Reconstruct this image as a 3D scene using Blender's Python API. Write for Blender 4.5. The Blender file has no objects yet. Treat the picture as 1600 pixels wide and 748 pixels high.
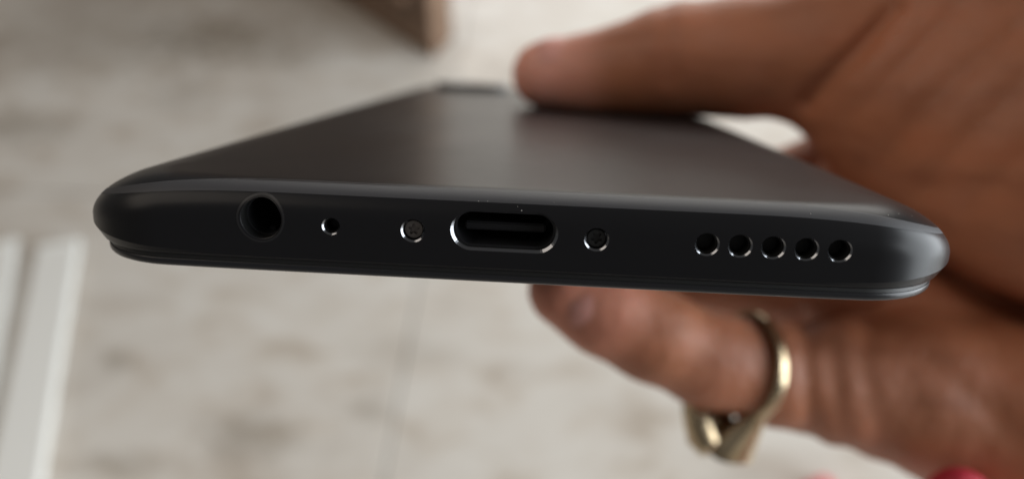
import bpy, bmesh, math, random
import numpy as np
from mathutils import Matrix, Vector

random.seed(4)
MM = 0.001
scene = bpy.context.scene
C = scene.collection

# ------------------------------------------------------------------ camera
# Phone space, in millimetres: X across the phone, Y along it away from the
# viewer (bottom end at Y = 0), Z out of its back. The phone is held nose down.
F = 1110.0                                   # focal length in 1600-px pixels
CAM = np.array([2.22, -53.29, 14.48])
yc = np.array([(855. - 800) / F, (79. - 374) / F, 1.]); yc /= np.linalg.norm(yc)
ROLL = 0.0488
xc = np.array([1., ROLL, -(yc[0] + ROLL * yc[1]) / yc[2]]); xc /= np.linalg.norm(xc)
zc = np.cross(xc, yc)
R = np.stack([xc, yc, zc], 1)                # phone -> camera (right, down, forward)
TILT = math.radians(-35)
HOLD = Matrix.Translation((0, 0, 0.655)) @ Matrix.Rotation(TILT, 4, 'X')   # phone space -> room
right, down, fwd = (Vector(R[i]) for i in range(3))
cm = Matrix((right, -down, -fwd)).transposed().to_4x4()
cm.translation = Vector(CAM) * MM
cam = bpy.data.cameras.new('camera')
cam_o = bpy.data.objects.new('camera', cam); C.objects.link(cam_o)
cam_o.matrix_world = HOLD @ cm
cam.sensor_width = 36; cam.lens = 36 * F / 1600
cam.clip_start = 0.005; cam.clip_end = 60
cam.dof.use_dof = True
cam.dof.focus_distance = 0.0565
cam.dof.aperture_fstop = 13.0
scene.camera = cam_o

# ------------------------------------------------------------------ world and lamps
world = bpy.data.worlds.new('World'); scene.world = world; world.use_nodes = True
bg = world.node_tree.nodes['Background']
bg.inputs[0].default_value = (1.0, 0.97, 0.94, 1); bg.inputs[1].default_value = 0.125
def area(name, loc, target, sx, sy, power, col):
    l = bpy.data.lights.new(name, 'AREA'); l.shape = 'RECTANGLE'; l.size = sx; l.size_y = sy
    l.energy = power; l.color = col
    o = bpy.data.objects.new(name, l); C.objects.link(o); o.location = loc
    o.rotation_euler = (Vector(target) - Vector(loc)).to_track_quat('-Z', 'Y').to_euler()
    return o
area('window_light', (2.6, 0.10, 1.25), (0.0, 0.10, 1.15), 3.0, 2.4, 165, (0.895, 0.955, 1.0))
area('room_light', (-1.5, 0.15, 2.3), (0.0, 0.4, 0.3), 1.6, 1.6, 15, (1.0, 0.88, 0.75))
area('far_window_light', (0.55, 3.3, 1.25), (0.3, 0.6, 0.2), 3.4, 1.9, 62, (1.0, 0.97, 0.92))
vs = scene.view_settings
vs.view_transform = 'Standard'; vs.look = 'None'; vs.exposure = 0; vs.gamma = 1
scene.cycles.max_bounces = 8

# ------------------------------------------------------------------ helpers
def at(px, py, Y):
    """the point seen at pixel (px, py) of the 1600-wide picture, on the plane Y = const of phone space"""
    d = R.T @ np.array([(px - 800) / F, (py - 374) / F, 1.])
    return CAM + d * (Y - CAM[1]) / d[1]
M3 = np.array(HOLD.to_3x3()); T3 = np.array(HOLD.translation)
def on_floor(px, py, z=0.0):
    d = M3 @ (R.T @ np.array([(px - 800) / F, (py - 374) / F, 1.]))
    o = M3 @ (CAM * MM) + T3
    return Vector(o + d * (z - o[2]) / d[2])

def link(name, verts, faces, mat, parent=None, smooth=True, scale=MM, mats=None):
    me = bpy.data.meshes.new(name)
    me.from_pydata([tuple(float(c) * scale for c in v) for v in verts], [], [tuple(int(i) for i in f) for f in faces])
    for m in ([mat] if mats is None else mats): me.materials.append(m)
    me.polygons.foreach_set('use_smooth', [smooth] * len(me.polygons))
    me.update()
    o = bpy.data.objects.new(name, me); C.objects.link(o)
    if parent: o.parent = parent
    return o
def sharpen(o, deg=35):
    o.data.set_sharp_from_angle(angle=math.radians(deg)); return o
def tag(o, label, cat, group=None):
    o['label'] = label; o['category'] = cat
    if group: o['group'] = group
    return o
def empty(name, mat4):
    o = bpy.data.objects.new(name, None); C.objects.link(o); o.matrix_world = mat4
    o.empty_display_size = 0.01
    return o

class NT:
    def __init__(self, name):
        self.m = bpy.data.materials.new(name); self.m.use_nodes = True
        self.t = self.m.node_tree; self.b = self.t.nodes['Principled BSDF']
    def n(self, typ, **kw):
        x = self.t.nodes.new(typ)
        for k, v in kw.items():
            if k in x.inputs: x.inputs[k].default_value = v
            else: setattr(x, k, v)
        return x
    def l(self, a, b): self.t.links.new(a, b)
    def set(self, **kw):
        for k, v in kw.items(): self.b.inputs[k.replace('_', ' ')].default_value = v
    def noise(self, scale, detail=4, rough=0.55, map_scale=(1, 1, 1), dist=0):
        tc = self.n('ShaderNodeTexCoord'); mp = self.n('ShaderNodeMapping'); mp.inputs['Scale'].default_value = map_scale
        nz = self.n('ShaderNodeTexNoise'); nz.inputs['Scale'].default_value = scale
        nz.inputs['Detail'].default_value = detail; nz.inputs['Roughness'].default_value = rough
        nz.inputs['Distortion'].default_value = dist
        self.l(tc.outputs['Object'], mp.inputs[0]); self.l(mp.outputs[0], nz.inputs['Vector'])
        return nz
    def ramp(self, src, stops):
        r = self.n('ShaderNodeValToRGB'); e = r.color_ramp.elements
        while len(e) > 1: e.remove(e[-1])
        e[0].position, e[0].color = stops[0][0], (*stops[0][1], 1)
        for p, c in stops[1:]:
            x = e.new(p); x.color = (*c, 1)
        self.l(src, r.inputs[0]); return r
    def bump(self, src, strength, dist):
        b = self.n('ShaderNodeBump'); b.inputs['Strength'].default_value = strength; b.inputs['Distance'].default_value = dist
        self.l(src, b.inputs['Height']); self.l(b.outputs[0], self.b.inputs['Normal'])

# ------------------------------------------------------------------ materials
def m_metal():
    k = NT('anodised_black_aluminium')
    k.set(Base_Color=(0.0100, 0.0098, 0.0108, 1), Roughness=0.3, IOR=1.5, Specular_IOR_Level=0.17)
    nz = k.noise(9000, 2); k.bump(nz.outputs['Fac'], 0.035, 0.00002)
    n2 = k.noise(60, 5)
    r = k.ramp(n2.outputs['Fac'], [(0.3, (0.285,) * 3), (0.7, (0.33,) * 3)]); k.l(r.outputs[0], k.b.inputs['Roughness'])
    return k.m
def m_plain(name, col, rough, ior=1.5, metal=0.0, noise=None):
    k = NT(name); k.set(Base_Color=(*col, 1), Roughness=rough, IOR=ior, Metallic=metal)
    if noise:
        nz = k.noise(noise[0], 3); k.bump(nz.outputs['Fac'], noise[1], noise[2])
    return k.m
METAL = m_metal()
CHAMFER = m_plain('polished_chamfer', (0.22, 0.225, 0.24), 0.16, metal=1.0)
BORE = m_plain('bore_black', (0.006, 0.006, 0.006), 0.5)
INLAY = m_plain('antenna_plastic', (0.026, 0.0255, 0.029), 0.56, noise=(7000, 0.1, 0.00002))
FRAME = m_plain('display_frame_plastic', (0.008, 0.008, 0.008), 0.45)
GLASS = m_plain('display_glass_edge', (0.016, 0.016, 0.018), 0.30, ior=1.4)
SCREW = m_plain('screw_steel', (0.15, 0.135, 0.125), 0.42, metal=0.8, noise=(9000, .2, .00003))
TONGUE = m_plain('connector_plastic', (0.007, 0.007, 0.008), 0.5, ior=1.35)
SHELL = m_plain('connector_shell', (0.02, 0.02, 0.022), 0.4, metal=0.5)
LENS = m_plain('camera_glass', (0.004, 0.004, 0.005), 0.06)
BUMPM = m_plain('camera_ring_metal', (0.008, 0.008, 0.009), 0.4)

# ------------------------------------------------------------------ the room: marble floor, cupboard, bars, cloth
def m_marble():
    k = NT('marble')
    geo = k.n('ShaderNodeNewGeometry')
    def wn(scale, detail, sy, dist=0.4):
        mp = k.n('ShaderNodeMapping'); mp.inputs['Scale'].default_value = (1, sy, 1); k.l(geo.outputs['Position'], mp.inputs[0])
        nz = k.n('ShaderNodeTexNoise'); nz.inputs['Scale'].default_value = scale; nz.inputs['Detail'].default_value = detail
        nz.inputs['Roughness'].default_value = 0.6; nz.inputs['Distortion'].default_value = dist
        k.l(mp.outputs[0], nz.inputs['Vector']); return nz
    big, mid, fine = wn(4.0, 6, 1.6), wn(13, 5, 1.9, 0.6), wn(45, 4, 1.4)
    r1 = k.ramp(big.outputs['Fac'], [(0.30, (0.47, 0.42, 0.365)), (0.47, (0.61, 0.57, 0.515)), (0.7, (0.68, 0.65, 0.60))])
    r2 = k.ramp(mid.outputs['Fac'], [(0.28, (0.60, 0.52, 0.44)), (0.40, (0.88, 0.84, 0.80)), (0.55, (1, 1, 1))])
    mx = k.n('ShaderNodeMixRGB', blend_type='MULTIPLY'); mx.inputs[0].default_value = 0.7
    k.l(r1.outputs[0], mx.inputs[1]); k.l(r2.outputs[0], mx.inputs[2])
    col = mx.outputs[0]
    # brown stains and one broad darker patch at the upper left, each with a place and size of its own, edges broken by noise
    for px, py, rx, ry, amt in ((350, 62, 0.12, 0.06, 0.65), (20, 196, 0.085, 0.035, 0.6), (455, 95, 0.05, 0.03, 0.35), (280, 150, 0.05, 0.035, 0.3),
                                (395, 682, 0.045, 0.022, 0.55), (575, 640, 0.022, 0.012, 0.45), (178, 562, 0.016, 0.014, 0.5), (190, 726, 0.04, 0.012, 0.5),
                                (130, 60, 0.20, 0.10, 0.42), (620, 545, 0.05, 0.02, 0.2)):
        c = on_floor(px, py)
        sb = k.n('ShaderNodeVectorMath', operation='SUBTRACT'); sb.inputs[1].default_value = (c.x, c.y, 0); k.l(geo.outputs['Position'], sb.inputs[0])
        dv = k.n('ShaderNodeVectorMath', operation='DIVIDE'); dv.inputs[1].default_value = (rx * 1.3, ry * 1.3, 10); k.l(sb.outputs[0], dv.inputs[0])
        ln = k.n('ShaderNodeVectorMath', operation='LENGTH'); k.l(dv.outputs[0], ln.inputs[0])
        nz = k.n('ShaderNodeMath', operation='MULTIPLY_ADD'); nz.inputs[1].default_value = 2.2; k.l(fine.outputs['Fac'], nz.inputs[0]); k.l(ln.outputs['Value'], nz.inputs[2])
        mr = k.n('ShaderNodeMapRange'); mr.interpolation_type = 'SMOOTHSTEP'
        for i_, v_ in ((1, 1.1), (2, 2.5), (3, amt), (4, 0.0)): mr.inputs[i_].default_value = v_
        k.l(nz.outputs[0], mr.inputs[0])
        m2 = k.n('ShaderNodeMixRGB', blend_type='MULTIPLY'); m2.inputs[2].default_value = (0.38, 0.33, 0.27, 1)
        k.l(mr.outputs[0], m2.inputs[0]); k.l(col, m2.inputs[1]); col = m2.outputs[0]
    k.l(col, k.b.inputs['Base Color']); k.set(Roughness=0.30)
    return k.m
MARBLE = m_marble()
GROUT = m_plain('grout', (0.50, 0.48, 0.45), 0.9)
fl = link('floor', [(-4, -3, -0.008), (4, -3, -0.008), (4, 6, -0.008), (-4, 6, -0.008)], [(0, 1, 2, 3)], GROUT, smooth=False, scale=1)
fl['kind'] = 'structure'
def slab_mesh(w, h):
    bm = bmesh.new(); bmesh.ops.create_cube(bm, size=1)
    for v in bm.verts: v.co = Vector((v.co.x * w, v.co.y * h, v.co.z * 0.02))
    bmesh.ops.bevel(bm, geom=[e for e in bm.edges if all(v.co.z > 0 for v in e.verts)], offset=0.0006, segments=1, affect='EDGES')
    me = bpy.data.meshes.new('marble_slab'); bm.to_mesh(me); bm.free(); me.materials.append(MARBLE); return me
SW = 1.30
sm = slab_mesh(SW - 0.002, SW - 0.002)
seam = on_floor(622, 620)
for i in range(-4, 4):
    for j in range(-3, 4):
        o = bpy.data.objects.new('marble_slab', sm); C.objects.link(o); o.parent = fl
        o.location = (seam.x + (i + .5) * SW, on_floor(500, 320).y + (j + .5) * SW, -0.01)

def box_verts(x0, x1, y0, y1, z0, z1): return [(x, y, z) for z in (z0, z1) for y in (y0, y1) for x in (x0, x1)]
BOXF = [(0, 2, 3, 1), (4, 5, 7, 6), (0, 1, 5, 4), (2, 6, 7, 3), (0, 4, 6, 2), (1, 3, 7, 5)]
def box(name, x0, x1, y0, y1, z0, z1, mat, parent=None, bev=0.004, scale=1):
    o = link(name, box_verts(x0, x1, y0, y1, z0, z1), BOXF, mat, parent, smooth=False, scale=scale)
    bm = bmesh.new(); bm.from_mesh(o.data)
    bmesh.ops.bevel(bm, geom=bm.edges[:], offset=bev * scale, segments=3, affect='EDGES'); bm.to_mesh(o.data); bm.free()
    return o
def m_wood():
    k = NT('dark_wood')
    nz = k.noise(6, 6, 0.6, (6, 6, 0.8), 0.6)
    r = k.ramp(nz.outputs['Fac'], [(0.3, (0.12, 0.070, 0.044)), (0.6, (0.22, 0.135, 0.085)), (0.8, (0.30, 0.20, 0.13))])
    k.l(r.outputs[0], k.b.inputs['Base Color']); k.set(Roughness=0.42); return k.m
WOOD = m_wood()
def prism(name, pts, z0, z1, mat, parent=None, bev=0.003):
    n = len(pts); V = [(x, y, z0) for x, y in pts] + [(x, y, z1) for x, y in pts]
    o = link(name, V, [tuple(range(n))[::-1], tuple(range(n, 2 * n))] + [(i, (i + 1) % n, n + (i + 1) % n, n + i) for i in range(n)], mat, parent, smooth=False, scale=1)
    bm = bmesh.new(); bm.from_mesh(o.data); bmesh.ops.recalc_face_normals(bm, faces=bm.faces)
    bmesh.ops.bevel(bm, geom=bm.edges[:], offset=bev, segments=2, affect='EDGES'); bm.to_mesh(o.data); bm.free()
    return o
# a cupboard with a canted front corner; local origin at the left foot of the cant
cO, cB, cA = on_floor(676, 94), on_floor(708, 62), on_floor(588, 36)
fr = (cA - cO).normalized(); bk = Vector((-fr.y, fr.x, 0))
if bk.y < 0: bk = -bk
cA = cO + fr * 1.05
cD = cB + Vector((-0.10, 0.42, 0)); cE = cA + bk * 0.42
plan = [((p - cO).x, (p - cO).y) for p in (cA, cO, cB, cD, cE)]
def grow(pts, d):
    c = Vector((sum(p[0] for p in pts) / len(pts), sum(p[1] for p in pts) / len(pts)))
    return [tuple(c + (Vector(p) - c) * (1 + d / (Vector(p) - c).length)) for p in pts]
cup = empty('wooden_cupboard', Matrix.Translation(cO))
prism('plinth', plan, 0.0, 0.07, WOOD, cup)
prism('carcass', grow(plan, 0.004), 0.0705, 0.78, WOOD, cup)
prism('top_board', grow(plan, 0.025), 0.781, 0.81, WOOD, cup)
fang = math.atan2(fr.y, fr.x)
BRASS = m_plain('brass', (0.5, 0.36, 0.16), 0.35, metal=1.0)
for q in range(2):
    d = box('door', 0.03 + q * 0.51, 0.53 + q * 0.51, -0.020, -0.001, 0.095, 0.76, WOOD, cup)
    d.rotation_euler.z = fang
    if (Matrix.Rotation(fang, 3, 'Z') @ Vector((0, -1, 0))).dot(bk) > 0: d.scale.y = -1
    d.location = -bk * 0.006
    kx = 0.50 if q == 0 else 0.58
    box('handle', kx - .008, kx + .008, -0.040, -0.0205, 0.40, 0.50, BRASS, d, 0.003)
tag(cup, 'dark brown wooden cupboard corner standing on the marble at the top', 'cupboard')

WHITE = m_plain('white_painted_bar', (0.78, 0.77, 0.73), 0.6, noise=(60, 0.15, 0.001))
def bar(p0, p1, width, height, label):
    a, b = on_floor(*p0), on_floor(*p1)
    d = (a - b); L = d.length; ang = math.atan2(d.y, d.x)
    r = empty('white_bar', Matrix.Translation(b) @ Matrix.Rotation(ang, 4, 'Z'))
    box('rail', 0, L, -width / 2, width / 2, 0.0, height, WHITE, r, 0.002)
    box('end_cap', L + 0.0005, L + 0.012, -width / 2 - 0.002, width / 2 + 0.002, 0.0, height + 0.002, WHITE, r, 0.004)
    tag(r, label, 'bar', 'white bars lying on the marble')
bar((94, 395), (10, 860), 0.050, 0.010, 'white bar on the marble, the right one of the pair at bottom left')
bar((2, 395), (-86, 860), 0.044, 0.010, 'white bar on the marble, the left one cut by the picture edge')

# ------------------------------------------------------------------ the phone
HW, HL, RC = 37.5, 156.1, 9.5
BACK = 3.65
ZB, CH_IN, CH_Z = -2.50, 0.34, 0.30           # lower rim of the metal shell and its chamfer
def mixf(a, b, w): return a + (b - a) * w
ZL = ZB + CH_Z
def params(w):                                # crease height, foot of the shoulder, its reach, its roundness, undercut
    return mixf(ZL + 0.12, -0.85, w), mixf(0.45, -0.70, w), mixf(3.6, 9.2, w), mixf(2.45, 1.95, w), mixf(0.0, 0.75, w)
def shoulder(z, w=0.0):
    """inset of the shell at height z; w = 0 on the flat ends, 1 on the long tapered sides"""
    zk, zw, sa, sp, un = params(w)
    if z <= zk: return un * (zk - z) / (zk - ZL)
    if z <= zw: return 0.0
    t = min((z - zw) / (BACK - zw), 1.0)
    return sa * (1 - max(0.0, 1 - t ** sp) ** (1 / sp))
def shoulder_normal(z):
    h = 1e-3; d = (shoulder(z + h) - shoulder(z - h)) / (2 * h)
    l = math.hypot(1, d); return (1 / l, d / l)
def outline(inset=0.0, corner_n=36, step=1.0, fn=None):
    """rounded rectangle, counter-clockwise; fn(w) gives the inset from the phone's outline"""
    if fn is None: fn = lambda w: inset
    pts = []                                  # point, outward normal
    def arc(cx, cy, a0):
        for i in range(corner_n + 1):
            a = a0 + math.pi / 2 * i / corner_n
            pts.append((cx + RC * math.cos(a), cy + RC * math.sin(a), math.cos(a), math.sin(a)))
    def seg(a, b, n, nn):
        for i in range(1, n): pts.append((a[0] + (b[0] - a[0]) * i / n, a[1] + (b[1] - a[1]) * i / n, *nn))
    cx, ya, yb = HW - RC, RC, HL - RC
    arc(-cx, ya, math.pi); seg((-cx, 0), (cx, 0), max(1, int(2 * cx / step)), (0, -1))
    arc(cx, ya, -math.pi / 2); seg((HW, ya), (HW, yb), 30, (1, 0))
    arc(cx, yb, 0); seg((cx, HL), (-cx, HL), max(1, int(2 * cx / (step * 2))), (0, 1))
    arc(-cx, yb, math.pi / 2); seg((-HW, yb), (-HW, ya), 30, (-1, 0))
    out = []
    for x, y, nx, ny in pts:
        u = max(0.0, min(1.0, (abs(x) - 17.0) / 19.9)); w = u ** 2.8   # the shoulder widens smoothly towards the sides
        i = fn(w); out.append((x - nx * i, y - ny * i))
    return out
def loft(profile, cap_lo=True, cap_hi=True, side=0.0):
    V, Fc = [], []; n = None
    for ins, z in profile:
        ring = outline(fn=lambda w: ins + side * w); n = len(ring); V += [(x, y, z) for x, y in ring]
    for k in range(len(profile) - 1):
        for i in range(n):
            j = (i + 1) % n
            Fc.append((k * n + i, k * n + j, (k + 1) * n + j, (k + 1) * n + i))
    if cap_lo: Fc.append(tuple(reversed(range(n))))
    if cap_hi: Fc.append(tuple(range((len(profile) - 1) * n, len(profile) * n)))
    return V, Fc

phone = empty('smartphone', HOLD)
tag(phone, 'black metal smartphone held with its bottom ports facing the viewer', 'smartphone')

# rows of the shell: chamfer, undercut up to the widest line, then the shoulder up to the flat back
NU = 26
def row(kind, q):
    def zfun(w):
        zk, zw, sa, sp, un = params(w)
        if kind == 'rim': return ZB, CH_IN + un
        if kind == 'low':
            z = mixf(ZL, zk, q); return z, un * (1 - q)
        if kind == 'wall': return mixf(zk, zw, q), 0.0
        a = math.pi / 2 * q; z = zw + (BACK - zw) * (math.sin(a) ** (2 / sp) if q < 1 else 1.0)
        return z, (shoulder(z, w) if q < 1 else sa)
    xy = outline(fn=lambda w: zfun(w)[1]); z = outline(fn=lambda w: 0)
    ws = []
    outline(fn=lambda w: ws.append(zfun(w)[0]) or 0)
    return [(x, y, zz) for (x, y), zz in zip(xy, ws)]
rows = [row('rim', 0)] + [row('low', q) for q in (0, 0.5, 1)] + [row('wall', q) for q in (0.34, 0.67, 1)] + [row('up', (i / NU)) for i in range(1, NU + 1)]
CREASE = 3
GR = np.array(rows); NR, NC = GR.shape[:2]
V = [tuple(p) for p in GR.reshape(-1, 3)]
Fc = [(k * NC + i, k * NC + (i + 1) % NC, (k + 1) * NC + (i + 1) % NC, (k + 1) * NC + i) for k in range(NR - 1) for i in range(NC)]
Fc += [tuple(reversed(range(NC))), tuple(range((NR - 1) * NC, NR * NC))]
du = np.roll(GR, -1, 1) - np.roll(GR, 1, 1)
def row_normals(k0, k1):
    S = GR[k0:k1 + 1]; dv = np.gradient(S, axis=0); n = np.cross(du[k0:k1 + 1], dv)
    return n / np.maximum(np.linalg.norm(n, axis=2, keepdims=True), 1e-9)
NLOW = {k: v for k, v in zip(range(1, CREASE + 1), row_normals(1, CREASE))}
NUP = {k: v for k, v in zip(range(CREASE, NR), row_normals(CREASE, NR - 1))}
NUP[NR - 1][:] = (0, 0, 1)
NCH = {k: v for k, v in zip((0, 1), row_normals(0, 1))}
from mathutils.bvhtree import BVHTree
from mathutils.interpolate import poly_3d_calc
bvh = BVHTree.FromPolygons([Vector(v) for v in V], Fc[:(NR - 1) * NC])
shell = link('back_shell', V, Fc, METAL, phone, mats=[METAL, CHAMFER, BORE])

# bores: (x, z, radius of the hole, chamfer, half length of the straight part, depth)
HOLES = dict(jack=(-19.62, 0.90, 1.62, 0.13, 0, 9.0), mic=(-14.02, 0.57, 0.60, 0.12, 0, 2.5),
             screw_a=(-7.55, 0.55, 0.82, 0.14, 0, 0.75), usb=(-0.42, 0.86, 1.47, 0.21, 2.52, 7.0),
             screw_b=(6.75, 0.55, 0.82, 0.14, 0, 0.75))
for i in range(5): HOLES['sp%d' % i] = (15.22 + 2.515 * i, 0.60, 0.82, 0.125, 0, 3.0)
def stadium(hl, r, n=28):
    p = [(hl + r * math.cos(-math.pi / 2 + math.pi * i / n), r * math.sin(-math.pi / 2 + math.pi * i / n)) for i in range(n + 1)]
    p += [(-hl + r * math.cos(math.pi / 2 + math.pi * i / n), r * math.sin(math.pi / 2 + math.pi * i / n)) for i in range(n + 1)]
    if hl == 0: p = [p[i] for i in range(len(p)) if i not in (n + 1, 2 * n + 1)]
    return p
def bore(name, x, z, levels, hl, mats, parent=None, caps=(True, True), mat_of=None, mat=None, flip=False):
    """rings of a round or stadium bore along Y: levels = [(y, radius), ...]"""
    V, Fc, mi = [], [], []
    for y, r in levels:
        ring = stadium(hl, r); n = len(ring); V += [(x + a, y, z + b) for a, b in ring]
    for k in range(len(levels) - 1):
        for i in range(n):
            j = (i + 1) % n
            f = (k * n + i, (k + 1) * n + i, (k + 1) * n + j, k * n + j)
            Fc.append(tuple(reversed(f)) if flip else f); mi.append(mat_of[k] if mat_of else 0)
    if caps[0]: f = tuple(range(n)); Fc.append(f if not flip else f[::-1]); mi.append(mi[0])
    if caps[1]: f = tuple(reversed(range((len(levels) - 1) * n, len(levels) * n))); Fc.append(f if not flip else f[::-1]); mi.append(mi[-1])
    o = link(name, V, Fc, mat, parent, mats=mats)
    o.data.polygons.foreach_set('material_index', mi)
    return o
cutters = []
for k, (x, z, r, c, hl, dep) in HOLES.items():
    cutters.append(bore('cutter', x, z, [(-0.5, r + c + 0.5), (c, r), (dep, r)], hl, [METAL, CHAMFER, BORE], mat_of=[0 if k == 'jack' else 1, 2]))
bm = bmesh.new()
for cu in cutters: bm.from_mesh(cu.data)
cme = bpy.data.meshes.new('cutters'); bm.to_mesh(cme); bm.free()
for m in (METAL, CHAMFER, BORE): cme.materials.append(m)
cob = bpy.data.objects.new('cutters', cme); C.objects.link(cob); 
for cu in cutters: bpy.data.objects.remove(cu)
shell.parent = None
bo = shell.modifiers.new('b', 'BOOLEAN'); bo.operation = 'DIFFERENCE'; bo.solver = 'EXACT'; bo.object = cob
bpy.context.view_layer.update()
dg = bpy.context.evaluated_depsgraph_get()
newm = bpy.data.meshes.new_from_object(shell.evaluated_get(dg), depsgraph=dg)
shell.modifiers.clear(); shell.data = newm; newm.name = 'back_shell'; shell.parent = phone
bpy.data.objects.remove(cob)
nrm = [None] * len(newm.loops)
for p in newm.polygons:
    p.use_smooth = True
    flat = p.material_index != 0 or abs(p.normal.z) > 0.99995
    if not flat:                              # which row of the shell does this face belong to
        krow = bvh.find_nearest(p.center / MM)[2] // NC
        tab = NCH if krow < 1 else (NLOW if krow < CREASE else NUP)
    for li in p.loop_indices:
        if flat: nrm[li] = p.normal.copy(); continue
        co = newm.vertices[newm.loops[li].vertex_index].co / MM
        best = None
        for loc, n_, fi, dist in bvh.find_nearest_range(co, 0.02):
            k = fi // NC
            if (NCH if k < 1 else (NLOW if k < CREASE else NUP)) is tab and (best is None or dist < best[1]): best = (fi, dist, loc)
        if best is None: nrm[li] = p.normal.copy(); continue
        f = Fc[best[0]]; wts = poly_3d_calc([Vector(V[i]) for i in f], best[2])
        n_ = Vector((0, 0, 0))
        for i, wt in zip(f, wts): n_ += Vector(tab[i // NC][i % NC]) * wt
        nrm[li] = n_.normalized()
newm.normals_split_custom_set(nrm)

# antenna inlay: a strip along the shoulder of the bottom end, running round both corners
def strip(name, za, zb, ymax, lift, n=6):
    zs = [za] + [za + (zb - za) * i / n for i in range(n + 1)] + [zb]
    def pos(z, sink):
        ws = []; xy = outline(step=0.7, fn=lambda w: ws.append(w) or shoulder(blend(z, w), w) + sink)
        return [(x, y, blend(z, w)) for (x, y), w in zip(xy, ws)]
    def blend(z, w):                          # the strip drops with the shoulder on the tapered sides
        return mixf(z, 1.0 + (z - za) * 0.5, w)
    rings = [pos(z, 0.12 if k in (0, len(zs) - 1) else -lift) for k, z in enumerate(zs)]
    prof2 = zs
    sel = [i for i in range(len(rings[0])) if rings[0][i][1] < ymax]
    # contiguous run: starts on the left side
    N = len(rings[0]); start = max(range(len(sel)), key=lambda q: (sel[q] - sel[q - 1]) % N); sel = sel[start:] + sel[:start]
    V = [rings[k][i] for k in range(len(prof2)) for i in sel]; m = len(sel)
    Fc = [(k * m + i, k * m + i + 1, (k + 1) * m + i + 1, (k + 1) * m + i) for k in range(len(prof2) - 1) for i in range(m - 1)]
    return sharpen(link(name, V, Fc, INLAY, phone), 30)
strip('antenna_line', 2.88, 3.60, 16.0, 0.010, 10)
# inlay ring round the headphone socket
x, z, r, c, hl, dep = HOLES['jack']
def face_y(z): return shoulder(z)
def ring_patch(name, x, z, r0, r1, lift, mat, a0=0, a1=360, n=72):
    V, Fc = [], []
    for i in range(n + 1):
        a = math.radians(a0 + (a1 - a0) * i / n)
        for rr in (r0, r1):
            zz = z + rr * math.sin(a); V.append((x + rr * math.cos(a), face_y(zz) - lift, zz))
        V.append((x + (r1 + .01) * math.cos(a), face_y(z + r1 * math.sin(a)) + 0.03, z + (r1 + .01) * math.sin(a)))
    for i in range(n):
        b = 3 * i
        Fc += [(b, b + 1, b + 4, b + 3)[::-1], (b + 1, b + 2, b + 5, b + 4)[::-1]]
    o = link(name, V, Fc, mat, phone); return sharpen(o, 30)
INLAY2 = m_plain('antenna_ring_plastic', (0.010, 0.0098, 0.011), 0.42, noise=(7000, 0.1, 0.00002))
ring_patch('socket_surround', x, z, r + c + 0.004, r + c + 0.17, 0.010, INLAY2)

# display: black frame and rounded glass
V, Fc = loft([(0.50, -2.90), (0.50, -2.40)], side=0.72); sharpen(link('display_frame', V, Fc, FRAME, phone), 40)
gp = [(1.6, -3.65), (1.0, -3.63), (0.72, -3.57), (0.52, -3.46), (0.42, -3.30), (0.40, -3.12), (0.40, -2.95), (0.44, -2.89), (0.6, -2.88)]
V, Fc = loft(gp, side=0.70); sharpen(link('display_glass', V, Fc, GLASS, phone), 40)

# inside the bores
def liner(name, key, mat, r_off=0.02, y0=0.45, mesh_depth=1.6):
    x, z, r, c, hl, dep = HOLES[key]
    r -= r_off
    return bore(name, x, z, [(y0, r + 0.015), (y0, r - 0.07), (mesh_depth, r - 0.07)], hl, [mat], phone, caps=(False, True), flip=True)
for i in range(5): sharpen(liner('speaker_hole', 'sp%d' % i, BORE))
sharpen(liner('microphone_hole', 'mic', BORE))
jx, jz, jr = HOLES['jack'][:3]
soc = sharpen(bore('headphone_socket', jx, jz, [(1.3, jr - 0.005), (1.3, jr - 0.09), (8.5, jr - 0.09)], 0, [m_plain('socket_plastic', (0.02, 0.02, 0.022), 0.35)], phone, caps=(False, True), flip=True))
box('contact', jx - 0.25, jx + 0.25, 2.4, 4.6, jz - jr + 0.02, jz - jr + 0.42, SHELL, soc, 0.05, scale=MM)
ux, uz, ur, uc, uhl, _ = HOLES['usb']
usb = sharpen(bore('usb_port', ux, uz, [(0.55, ur - 0.005), (0.55, ur - 0.17), (6.5, ur - 0.17)], uhl, [SHELL], phone, caps=(False, True), flip=True))
box('tongue', ux - 3.2, ux + 3.2, 1.35, 6.4, uz - 0.34, uz + 0.34, TONGUE, usb, 0.12, scale=MM)
for i in range(12):
    xx = ux - 2.75 + 0.5 * i
    box('contact', xx - 0.12, xx + 0.12, 1.75, 4.2, uz - 0.375, uz - 0.335, m_plain('gold_contact', (0.5, 0.36, 0.14), 0.35, metal=1), usb, 0.01, scale=MM) if i < 1 else None
gold0 = [o for o in C.objects if o.parent == usb and o.name.startswith('contact')][0]
for i in range(1, 12):
    o = gold0.copy(); C.objects.link(o); o.parent = usb; o.location.x = 0.5 * i * MM

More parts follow.
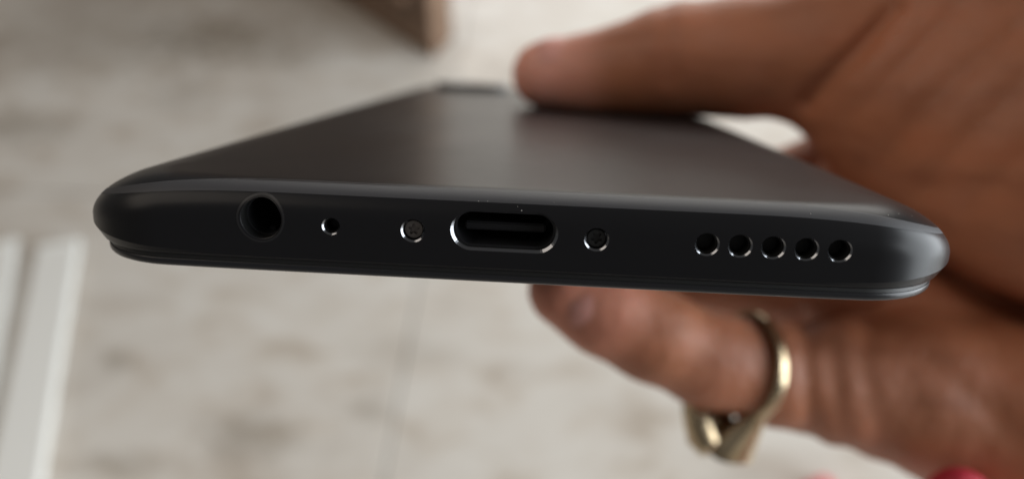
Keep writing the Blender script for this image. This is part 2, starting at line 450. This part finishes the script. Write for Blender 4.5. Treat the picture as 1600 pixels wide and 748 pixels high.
def screw(key, spin, tone):
    x, z, r, c, hl, dep = HOLES[key]
    hr = r - 0.07; y = 0.40
    mat = SCREW if tone else m_plain('screw_black', (0.03, 0.03, 0.03), 0.4, metal=0.6)
    # head with a five-lobed recess
    n = 60; V, Fc = [], []
    rec = [0.40 * (0.78 + 0.22 * math.cos(5 * 2 * math.pi * i / n)) * hr / 0.62 for i in range(n)]
    rings = [(y + 0.30, [hr] * n), (y + 0.06, [hr] * n), (y, [hr - 0.06] * n), (y - 0.015, [hr * 0.74] * n), (y - 0.02, rec), (y + 0.22, [q * 0.92 for q in rec])]
    for yy, rr in rings:
        V += [(x + rr[i] * math.cos(2 * math.pi * i / n + spin), yy, z + rr[i] * math.sin(2 * math.pi * i / n + spin)) for i in range(n)]
    for k in range(len(rings) - 1):
        for i in range(n):
            j = (i + 1) % n; Fc.append((k * n + i, k * n + j, (k + 1) * n + j, (k + 1) * n + i))
    Fc.append(tuple(range((len(rings) - 1) * n, len(rings) * n)))
    o = sharpen(link('screw', V, Fc, mat, phone), 35)
    if tone: o['label'] = 'grey steel screw left of the charging port'
    else: o['label'] = 'blackened screw right of the charging port'
    V = [(x + hr * 0.45 * math.cos(a), y + 0.2, z + hr * .45 * math.sin(a)) for a in [2 * math.pi * i / 12 for i in range(12)]]
    return o
screw('screw_a', 0.3, True); screw('screw_b', 0.9, False)

# camera bump near the far end of the back
def pill(hl, r, y, z0, z1, x, bev):
    V, Fc = [], []; lv = [(z0, r), (z1 - bev, r), (z1 - bev * .3, r - bev * .3), (z1, r - bev), ]
    for zz, rr in lv:
        ring = stadium(hl, rr); n = len(ring); V += [(x + a, y + b, zz) for a, b in ring]
    for k in range(len(lv) - 1):
        for i in range(n):
            j = (i + 1) % n; Fc.append((k * n + i, k * n + j, (k + 1) * n + j, (k + 1) * n + i))
    Fc.append(tuple(range((len(lv) - 1) * n, len(lv) * n)))
    return V, Fc
bx, by = -17.5, 140.5
V, Fc = pill(5.0, 4.6, by, BACK - 0.05, BACK + 1.55, bx, 0.25)
bump = sharpen(link('camera_bump', V, Fc, BUMPM, phone), 30)
for s in (-1, 1):
    V, Fc = pill(0.0, 3.4, by, BACK + 1.5, BACK + 1.585, bx + s * 5.0, 0.03)
    sharpen(link('lens', V, Fc, LENS, bump), 30)
V, Fc = pill(0.0, 1.8, by, BACK - 0.05, BACK + 0.06, bx + 14.5, 0.03)
sharpen(link('flash_window', V, Fc, m_plain('flash_lens', (0.6, 0.58, 0.5), 0.2), phone), 30)
# keys on the long sides
box('power_key', HW - 0.55, HW + 0.25, 96, 107, -1.0, 0.2, METAL, phone, 0.15, scale=MM)
box('volume_key', -HW - 0.25, -HW + 0.55, 98, 118, -1.0, 0.2, METAL, phone, 0.15, scale=MM)

# ------------------------------------------------------------------ the hand (one continuous skin, from a distance field)
def P(px, py, Y, r): return (*at(px, py, Y), r)
def rcone(G, a, b):
    """distance to a tapered capsule"""
    pa, ra, pb, rb = np.array(a[:3]), a[3], np.array(b[:3]), b[3]
    d = pb - pa; L2 = d @ d
    t = np.clip(((G[0] - pa[0]) * d[0] + (G[1] - pa[1]) * d[1] + (G[2] - pa[2]) * d[2]) / L2, 0, 1)
    return np.sqrt((G[0] - pa[0] - t * d[0]) ** 2 + (G[1] - pa[1] - t * d[1]) ** 2 + (G[2] - pa[2] - t * d[2]) ** 2) - (ra + (rb - ra) * t)
def smin(a, b, k):
    h = np.maximum(k - np.abs(a - b), 0) / k
    return np.minimum(a, b) - h * h * k * 0.25
def chain(G, pts, k=2.0):
    d = None
    for a, b in zip(pts[:-1], pts[1:]):
        e = rcone(G, a, b); d = e if d is None else smin(d, e, k)
    return d
H = 0.9
lo = np.array([-22., 22., -62.]); hi = np.array([150., 128., 62.])
ax = [np.arange(lo[i], hi[i], H, dtype=np.float32) for i in range(3)]
G = np.meshgrid(*ax, indexing='ij')
thumb = [P(852, 117, 88, 6.5), P(925, 116, 87, 7.2), P(990, 108, 86, 8.4), P(1055, 96, 85, 10.0), P(1150, 92, 83, 10.4), P(1270, 86, 80, 11.2)]
thenar = [P(1290, 84, 80, 10.8), P(1442, 156, 74, 17.0), P(1620, 240, 66, 23.0), P(1900, 300, 66, 26)]
thenar2 = [P(1330, 40, 84, 12.0), P(1560, 40, 78, 20.0), P(1760, 150, 72, 26)]
pinky = [P(884, 452, 50, 5.9), P(945, 486, 50, 6.4), P(1018, 522, 51, 6.9), P(1105, 560, 53, 7.3), P(1205, 582, 55, 8.0), P(1310, 594, 57, 10.0), P(1420, 606, 59, 13.0)]
low = [P(1420, 606, 59, 13.0), P(1620, 655, 60, 19.0), P(1900, 560, 64, 24)]
deep = [P(1225, 478, 82, 8.5), P(1400, 480, 78, 15.0), P(1560, 420, 84, 20.0), P(1850, 400, 74, 26)]
ring_f = [(-3., 80., -10.9, 6.8), (7., 81., -22., 7.4), (27., 82., -26.5, 8.4), (48., 78., -24., 10.), (60., 76., -20., 13.)]
middle = [(-6., 96., -10.9, 7.0), (6., 98., -21., 7.8), (30., 97., -24., 8.8), (58., 92., -22., 10.), (74., 86., -8., 15.)]
index = [(0., 113., -10.9, 7.0), (14., 114., -19., 7.8), (38., 110., -21., 8.8), P(1296, 279, 100, 9.4), (84., 88., 4., 18.)]
D = smin(chain(G, thenar, 8), chain(G, thenar2, 8), 9)
D = smin(D, chain(G, thumb, 3), 5)
L = smin(chain(G, low, 6), chain(G, pinky, 3), 3)
fing = chain(G, ring_f, 3)
for ch in (middle, index): fing = smin(fing, chain(G, ch, 3), 0.8)
dp = chain(G, deep, 8)
D = smin(D, dp, 3.0); L = smin(L, dp, 3.0)
D = smin(D, L, 2.0)
D = smin(D, fing, 1.2)
# creases of the palm and finger joints: shallow grooves along polylines on the skin
q = [(G[0] - CAM[0]) * R[i, 0] + (G[1] - CAM[1]) * R[i, 1] + (G[2] - CAM[2]) * R[i, 2] for i in range(3)]
U, Vv = 800 + F * q[0] / q[2], 374 + F * q[1] / q[2]
def groove(pts, width, depth):
    global D
    best = None
    for (x0, y0), (x1, y1) in zip(pts[:-1], pts[1:]):
        dx, dy = x1 - x0, y1 - y0
        t = np.clip(((U - x0) * dx + (Vv - y0) * dy) / (dx * dx + dy * dy), 0, 1)
        d = (U - x0 - t * dx) ** 2 + (Vv - y0 - t * dy) ** 2
        best = d if best is None else np.minimum(best, d)
    D = D + depth * np.exp(-best / width ** 2)
groove([(1262, 158), (1300, 118), (1345, 75), (1400, 15)], 14, 2.0)
groove([(1330, 185), (1390, 125), (1450, 60), (1500, 10)], 16, 0.8)
groove([(1390, 240), (1450, 170), (1520, 100), (1590, 40)], 16, 0.8)
groove([(1440, 300), (1510, 220), (1600, 130)], 18, 0.7)
groove([(1510, 330), (1600, 240)], 18, 0.6)
groove([(1250, 480), (1258, 540), (1262, 620), (1270, 690)], 11, 0.8)
groove([(1300, 560), (1308, 620), (1325, 700)], 12, 0.4)
groove([(1362, 480), (1350, 560), (1362, 640), (1390, 730)], 17, 0.6)
groove([(1470, 420), (1530, 455), (1620, 500)], 16, 3.0)
groove([(1450, 560), (1520, 620), (1600, 690)], 18, 0.6)
groove([(1040, 10), (1048, 60), (1046, 120)], 12, 0.5)
# nothing of the hand inside the phone
bxd = np.maximum.reduce([np.abs(G[0]) - HW - 0.05, np.abs(G[1] - HL / 2) - HL / 2, np.abs(G[2]) - 3.68])
D = np.maximum(D, -bxd)

def surface_nets(D, lo, h):
    S = D < 0; nx, ny, nz = D.shape
    c = [(i, j, k) for i in (0, 1) for j in (0, 1) for k in (0, 1)]
    def sub(A, o): return A[o[0]:nx - 1 + o[0], o[1]:ny - 1 + o[1], o[2]:nz - 1 + o[2]]
    cnt = sum(sub(S, o).astype(np.int8) for o in c)
    act = (cnt > 0) & (cnt < 8); I = np.argwhere(act)
    idx = -np.ones(act.shape, np.int64); idx[act] = np.arange(len(I))
    pos = np.zeros((len(I), 3)); num = np.zeros(len(I))
    for a in c:
        for axis in range(3):
            if a[axis]: continue
            b = list(a); b[axis] = 1
            va = D[I[:, 0] + a[0], I[:, 1] + a[1], I[:, 2] + a[2]]; vb = D[I[:, 0] + b[0], I[:, 1] + b[1], I[:, 2] + b[2]]
            m = (va < 0) != (vb < 0)
            t = np.where(m, va / np.where(m, va - vb, 1), 0)
            p = np.tile(np.array(a, float), (len(I), 1)); p[:, axis] += t
            pos[m] += p[m]; num[m] += 1
    pos = lo + h * (I + pos / num[:, None])
    quads = []
    for axis in range(3):
        u, v = (axis + 1) % 3, (axis + 2) % 3
        sl0 = [slice(1, -1)] * 3; sl1 = [slice(1, -1)] * 3
        sl0[axis] = slice(0, -1); sl1[axis] = slice(1, None)
        a, b = S[tuple(sl0)], S[tuple(sl1)]
        E = np.argwhere(a != b)
        inside = a[tuple(E.T)]
        base = E.copy(); base[:, u] += 1; base[:, v] += 1
        def cell(du, dv):
            w = base.copy(); w[:, u] -= du; w[:, v] -= dv
            return idx[w[:, 0], w[:, 1], w[:, 2]]
        Q = np.stack([cell(1, 1), cell(0, 1), cell(0, 0), cell(1, 0)], 1)
        Q[~inside] = Q[~inside][:, ::-1]
        quads.append(Q)
    Q = np.concatenate(quads); Q = Q[(Q >= 0).all(1)]
    return pos, Q
pos, quads = surface_nets(D, lo, H)
# a little relaxation takes the grid out of the skin
for it in range(3):
    acc = np.zeros_like(pos); n = np.zeros(len(pos))
    for a, b in ((0, 1), (1, 2), (2, 3), (3, 0)):
        np.add.at(acc, quads[:, a], pos[quads[:, b]]); np.add.at(acc, quads[:, b], pos[quads[:, a]])
        np.add.at(n, quads[:, a], 1); np.add.at(n, quads[:, b], 1)
    pos = pos * 0.5 + 0.5 * acc / np.maximum(n, 1)[:, None]

def m_skin():
    k = NT('skin')
    nz = k.noise(38, 6, 0.62)
    r = k.ramp(nz.outputs['Fac'], [(0.28, (0.355, 0.128, 0.062)), (0.50, (0.43, 0.165, 0.083)), (0.74, (0.49, 0.198, 0.112))])
    col = r.outputs[0]
    tc = k.n('ShaderNodeTexCoord')
    # fine oblique lines of the palm
    mp = k.n('ShaderNodeMapping'); mp.inputs['Rotation'].default_value = (0, math.radians(48), 0); mp.inputs['Scale'].default_value = (0.12, 0.3, 1.0)
    k.l(tc.outputs['Object'], mp.inputs[0])
    sn = k.n('ShaderNodeTexNoise'); sn.inputs['Scale'].default_value = 190; sn.inputs['Detail'].default_value = 5; k.l(mp.outputs[0], sn.inputs['Vector'])
    sr = k.ramp(sn.outputs['Fac'], [(0.33, (0.70, 0.62, 0.58)), (0.5, (1, 1, 1)), (0.68, (1.12, 1.03, 1.0))])
    mm = k.n('ShaderNodeMixRGB', blend_type='MULTIPLY'); mm.inputs[0].default_value = 0.6; k.l(col, mm.inputs[1]); k.l(sr.outputs[0], mm.inputs[2]); col = mm.outputs[0]
    # redder, paler skin at the finger tips and knuckles
    for p, rad, c, amt in ((thumb[0], 14, (0.84, 0.39, 0.30), 0.9), (thumb[3], 11, (0.58, 0.22, 0.14), 0.4), (pinky[0], 15, (0.72, 0.29, 0.20), 0.7), (pinky[3], 9, (0.55, 0.21, 0.14), 0.4)):
        sb = k.n('ShaderNodeVectorMath', operation='DISTANCE'); sb.inputs[1].default_value = tuple(float(v) * MM for v in p[:3]); k.l(tc.outputs['Object'], sb.inputs[0])
        mr = k.n('ShaderNodeMapRange'); mr.interpolation_type = 'SMOOTHSTEP'
        for i_, v_ in ((1, rad * 0.3 * MM), (2, rad * 1.25 * MM), (3, amt), (4, 0.0)): mr.inputs[i_].default_value = v_
        k.l(sb.outputs['Value'], mr.inputs[0])
        m2 = k.n('ShaderNodeMixRGB'); m2.inputs[2].default_value = (*c, 1); k.l(mr.outputs[0], m2.inputs[0]); k.l(col, m2.inputs[1]); col = m2.outputs[0]
    k.l(col, k.b.inputs['Base Color'])
    k.set(Roughness=0.52, Specular_IOR_Level=0.4, Subsurface_Weight=0.3, Subsurface_Radius=(1.0, 0.35, 0.2), Subsurface_Scale=0.003)
    n2 = k.noise(420, 4, 0.6, (1, 1, 1)); n3 = k.noise(160, 3, 0.6, (1, 0.35, 0.6), 0.3)
    ad = k.n('ShaderNodeMath', operation='ADD'); k.l(n2.outputs['Fac'], ad.inputs[0]); k.l(n3.outputs['Fac'], ad.inputs[1])
    k.bump(ad.outputs[0], 0.35, 0.0007)
    return k.m
SKIN = m_skin()
hand = link('hand', pos, quads, SKIN)
hand.matrix_world = HOLD
tag(hand, 'right hand gripping the black phone, thumb on its back and fingers curled below', 'hand')

def m_nail():
    k = NT('nail'); k.set(Base_Color=(0.72, 0.33, 0.27, 1), Specular_IOR_Level=0.3, Roughness=0.42, Subsurface_Weight=0.2, Subsurface_Radius=(1, .4, .3), Subsurface_Scale=0.002); return k.m
NAIL = m_nail()
def nail(name, centre, along, up, ln, wd, th, drop):
    """a curved plate: length axis along, facing up"""
    a = Vector(along).normalized(); u = Vector(up); u = (u - u.dot(a) * a).normalized(); w = u.cross(a)
    V, Fc = [], []; nu, nv = 14, 12
    for lay in (0, -0.5):
        for i in range(nu + 1):
            s = -1 + 2 * i / nu
            for j in range(nv + 1):
                t = -1 + 2 * j / nv
                ww = wd * math.sqrt(max(0.0, 1 - abs(s) ** 4)) * 0.98 + 0.02
                hgt = th * (1 - t * t) - drop * max(0, s) ** 2.2 - 0.15 * th * max(0, -s) + lay
                p = Vector(centre) + a * (ln * s) + w * (ww * t) + u * hgt
                V.append(p)
    m = (nu + 1) * (nv + 1)
    for i in range(nu):
        for j in range(nv):
            b = i * (nv + 1) + j
            Fc.append((b, b + 1, b + nv + 2, b + nv + 1)[::-1]); Fc.append((m + b, m + b + 1, m + b + nv + 2, m + b + nv + 1))
    return link(name, V, Fc, NAIL, hand)
t0, t1 = np.array(thumb[0][:3]), np.array(thumb[1][:3])
def nail_on(name, a, b, t, up, r, ln, wd, drop):
    ax = Vector(b - a).normalized(); u = Vector(up); u = (u - u.dot(ax) * ax).normalized()
    th = r - math.sqrt(r * r - wd * wd)
    return nail(name, Vector(a + (b - a) * t) + u * (r + 0.45 - th), a - b, u, ln, wd, th, drop)
nail_on('thumbnail', t0, t1, 0.30, (0, -0.35, 1), 6.7, 6.0, 5.2, 1.8)
p0, p1 = np.array(pinky[0][:3]), np.array(pinky[1][:3])
nail_on('fingernail', p0, p1, 0.70, (0.0, -1, 0.0), 6.25, 4.7, 4.4, 0.9)

# ------------------------------------------------------------------ the ring
def m_gold():
    k = NT('worn_gold'); nz = k.noise(300, 4)
    r = k.ramp(nz.outputs['Fac'], [(0.3, (0.36, 0.26, 0.15)), (0.7, (0.70, 0.57, 0.39))]); k.l(r.outputs[0], k.b.inputs['Base Color'])
    k.set(Metallic=1.0, Roughness=0.27); k.bump(k.noise(700, 3).outputs['Fac'], 0.3, 0.0003); return k.m
GOLD = m_gold()
rc = np.array(P(1166, 571, 54.2, 8.6)[:3]); fa = np.array(pinky[3][:3]) - np.array(pinky[5][:3]); fa /= np.linalg.norm(fa)
fa = fa + np.array([0.0, -0.16, 0.0]); fa /= np.linalg.norm(fa)
e1 = np.cross(fa, [0, 1, 0]); e1 /= np.linalg.norm(e1)       # roughly up
if e1[2] < 0: e1 = -e1
e2 = np.cross(e1, fa)
if e2[1] > 0: e2 = -e2                                        # towards the viewer
ring = empty('finger_ring', HOLD)
tag(ring, 'gold ring with two flared ends on the finger below the phone', 'ring')
def sweep(name, spec, mat, n=20):
    """spec: list of (angle deg from down, radius, axial offset, half width along finger, half thickness)"""
    V, Fc = [], []
    for ang, rad, off, hw, ht in spec:
        a = math.radians(ang); rd = -math.cos(a) * e1 + math.sin(a) * e2
        c = rc + rd * rad + fa * off
        for i in range(n):
            b = 2 * math.pi * i / n
            cb, sb = math.cos(b), math.sin(b)
            cb = math.copysign(abs(cb) ** 0.7, cb); sb = math.copysign(abs(sb) ** 0.7, sb)
            V.append(c + fa * hw * cb + rd * ht * sb)
    for k in range(len(spec) - 1):
        for i in range(n):
            j = (i + 1) % n; Fc.append((k * n + i, k * n + j, (k + 1) * n + j, (k + 1) * n + i))
    Fc.append(tuple(range(n))[::-1]); Fc.append(tuple(range((len(spec) - 1) * n, len(spec) * n)))
    return sharpen(link(name, V, Fc, mat, ring), 50)
RR = 8.55
sweep('band', [(a, RR - 0.15, 0.0, 0.95 + 0.35 * abs(a - 180) / 120, 0.6) for a in range(66, 313, 6)], GOLD)
def lerp(a, b, t): return a + (b - a) * t
def tube(name, pts, n=24):
    """pts: list of (centre, half width along the finger, half depth)"""
    V, Fc = [], []; cs = [np.array(p[0]) for p in pts]
    for k, (c, hw, ht) in enumerate(pts):
        d = cs[min(k + 1, len(cs) - 1)] - cs[max(k - 1, 0)]; d /= np.linalg.norm(d)
        u = fa - (fa @ d) * d; u /= np.linalg.norm(u); w = np.cross(d, u)
        for i in range(n):
            b = 2 * math.pi * i / n; cb, sb = math.cos(b), math.sin(b)
            cb = math.copysign(abs(cb) ** 0.75, cb); sb = math.copysign(abs(sb) ** 0.75, sb)
            V.append(cs[k] + u * hw * cb + w * ht * sb)
    for k in range(len(pts) - 1):
        for i in range(n):
            j = (i + 1) % n; Fc.append((k * n + i, k * n + j, (k + 1) * n + j, (k + 1) * n + i))
    Fc.append(tuple(range(n))[::-1]); Fc.append(tuple(range((len(pts) - 1) * n, len(pts) * n)))
    o = link(name, V, Fc, GOLD, ring); bm = bmesh.new(); bm.from_mesh(o.data); bmesh.ops.recalc_face_normals(bm, faces=bm.faces); bm.to_mesh(o.data); bm.free()
    return sharpen(o, 50)
def on_band(ang): a = math.radians(ang); return rc + (RR - 0.15) * (-math.cos(a) * e1 + math.sin(a) * e2)
S0, S1, E1 = on_band(70), on_band(48), rc - e1 * 13.6 + e2 * 2.6 + fa * 0.4
tube('flared_end', [(S0, 1.2, 0.6), (S0 * 0.5 + S1 * 0.5 + e2 * 0.1, 1.3, 0.75)] + [(S1 + (E1 - S1) * t, lerp(1.5, 4.5, t), lerp(0.95, 3.3, t)) for t in np.linspace(0, 1, 10)] + [(E1 - e1 * 0.5, 3.9, 2.8), (E1 - e1 * 0.7, 2.4, 1.8)])
B0, B1 = rc - e1 * 7.9 + fa * 7.6 + e2 * 0.5, rc - e1 * 12.2 + fa * 5.3 + e2 * 2.4
tube('flared_end', [(on_band(312), 1.2, 0.6), (on_band(335) + fa * 4.0 - e1 * 0.5, 1.4, 0.9), (B0, 1.7, 1.6)] + [(B0 + (B1 - B0) * t, lerp(1.8, 2.5, t), lerp(1.8, 2.7, t)) for t in (0.33, 0.66, 1.0)] + [(B1 - e1 * 0.9 - fa * 0.9, 2.2, 2.2), (B1 - e1 * 1.3 - fa * 1.6, 1.2, 1.2)])

V, Fc = [], []; n1, n2 = 12, 20; sc_ = rc - e1 * 10.0 + fa * 3.4 + e2 * 0.3  # added filler in the ring's gap, keeps the bright floor from showing through
for i in range(n1 + 1):
    th = math.pi * i / n1
    for j in range(n2):
        ph = 2 * math.pi * j / n2
        V.append(sc_ + fa * (4.2 * math.sin(th) * math.cos(ph)) + e1 * (2.5 * math.sin(th) * math.sin(ph)) + e2 * (2.6 * math.cos(th)))
for i in range(n1):
    for j in range(n2):
        k_ = (j + 1) % n2; Fc.append((i * n2 + j, i * n2 + k_, (i + 1) * n2 + k_, (i + 1) * n2 + j))
link('gap_filler', V, Fc, GOLD, ring)

# ------------------------------------------------------------------ red cloth at the lower edge
RED = m_plain('red_cloth', (0.62, 0.03, 0.06), 0.55, noise=(900, 0.3, 0.001))
def fold(px, py, z, sx, sy, sz, seed, label):
    rnd = random.Random(seed); c = on_floor(px, py, z)
    bm = bmesh.new(); bmesh.ops.create_icosphere(bm, subdivisions=4, radius=1)
    ph = [rnd.uniform(0, 6.28) for _ in range(4)]
    for v in bm.verts:
        p = v.co; w = 1 + 0.10 * math.sin(5 * p.x + ph[0]) + 0.08 * math.sin(7 * p.y + ph[1] + 2 * p.x) + 0.05 * math.sin(11 * p.x - 6 * p.y + ph[2])
        v.co = Vector((p.x * sx * w, p.y * sy * w, max(p.z, -0.25) * sz * w))
    o_me = bpy.data.meshes.new('red_cloth'); bm.to_mesh(o_me); bm.free(); o_me.materials.append(RED)
    for p in o_me.polygons: p.use_smooth = True
    o = bpy.data.objects.new('red_cloth', o_me); C.objects.link(o); o.location = (c.x, c.y, z + 0.25 * sz * 1.2)
    tag(o, label, 'cloth', 'red cloth at the bottom edge')
fold(1285, 826, 0.0, 0.045, 0.045, 0.015, 1, 'pale red cloth spot on the marble below the ring')
# a red fold of cloth hanging in front of the heel of the hand
rnd = random.Random(7); bm = bmesh.new(); bmesh.ops.create_icosphere(bm, subdivisions=5, radius=1)
cc = at(1492, 800, 42)
for v in bm.verts:
    p = v.co.copy(); w = 1 + 0.05 * math.sin(4 * p.x + 1) + 0.03 * math.sin(9 * p.x - 5 * p.z)
    zz = p.z * 7.2 if p.z > 0 else p.z * 60
    wide = 1 + 0.5 * max(0, -p.z)
    v.co = Vector((cc[0] + p.x * 6.0 * wide * w - 0.06 * zz, cc[1] + p.y * 4.0 * wide * w, cc[2] + zz)) * MM
me = bpy.data.meshes.new('red_cloth'); bm.to_mesh(me); bm.free(); me.materials.append(RED)
for p in me.polygons: p.use_smooth = True
o = bpy.data.objects.new('red_cloth', me); C.objects.link(o); o.matrix_world = HOLD
tag(o, 'bright red cloth fold below the hand at the bottom right edge', 'cloth', 'red cloth at the bottom edge')

# ------------------------------------------------------------------ dust on the phone
rnd = random.Random(11); bm = bmesh.new()
spots = [(838, 284), (1388, 336), (1404, 334), (1425, 337), (815, 329)]
spots += [(rnd.uniform(250, 1350), 0) for _ in range(5)]
for px, py in spots:
    if py == 0: py = 286 + (px - 250) * 0.046 + rnd.uniform(-6, 12)
    hit = bvh.ray_cast(Vector(CAM), Vector(R.T @ np.array([(px - 800) / F, (py - 374) / F, 1.])))
    if hit[0] is None: continue
    m = bmesh.ops.create_icosphere(bm, subdivisions=1, radius=rnd.uniform(0.018, 0.05))
    for v in m['verts']: v.co = (v.co * rnd.uniform(0.7, 1.3) + hit[0]) * MM
me = bpy.data.meshes.new('dust'); bm.to_mesh(me); bm.free(); me.materials.append(m_plain('dust', (0.45, 0.43, 0.40), 0.9))
o = bpy.data.objects.new('dust', me); C.objects.link(o); o.parent = phone; o['kind'] = 'stuff'
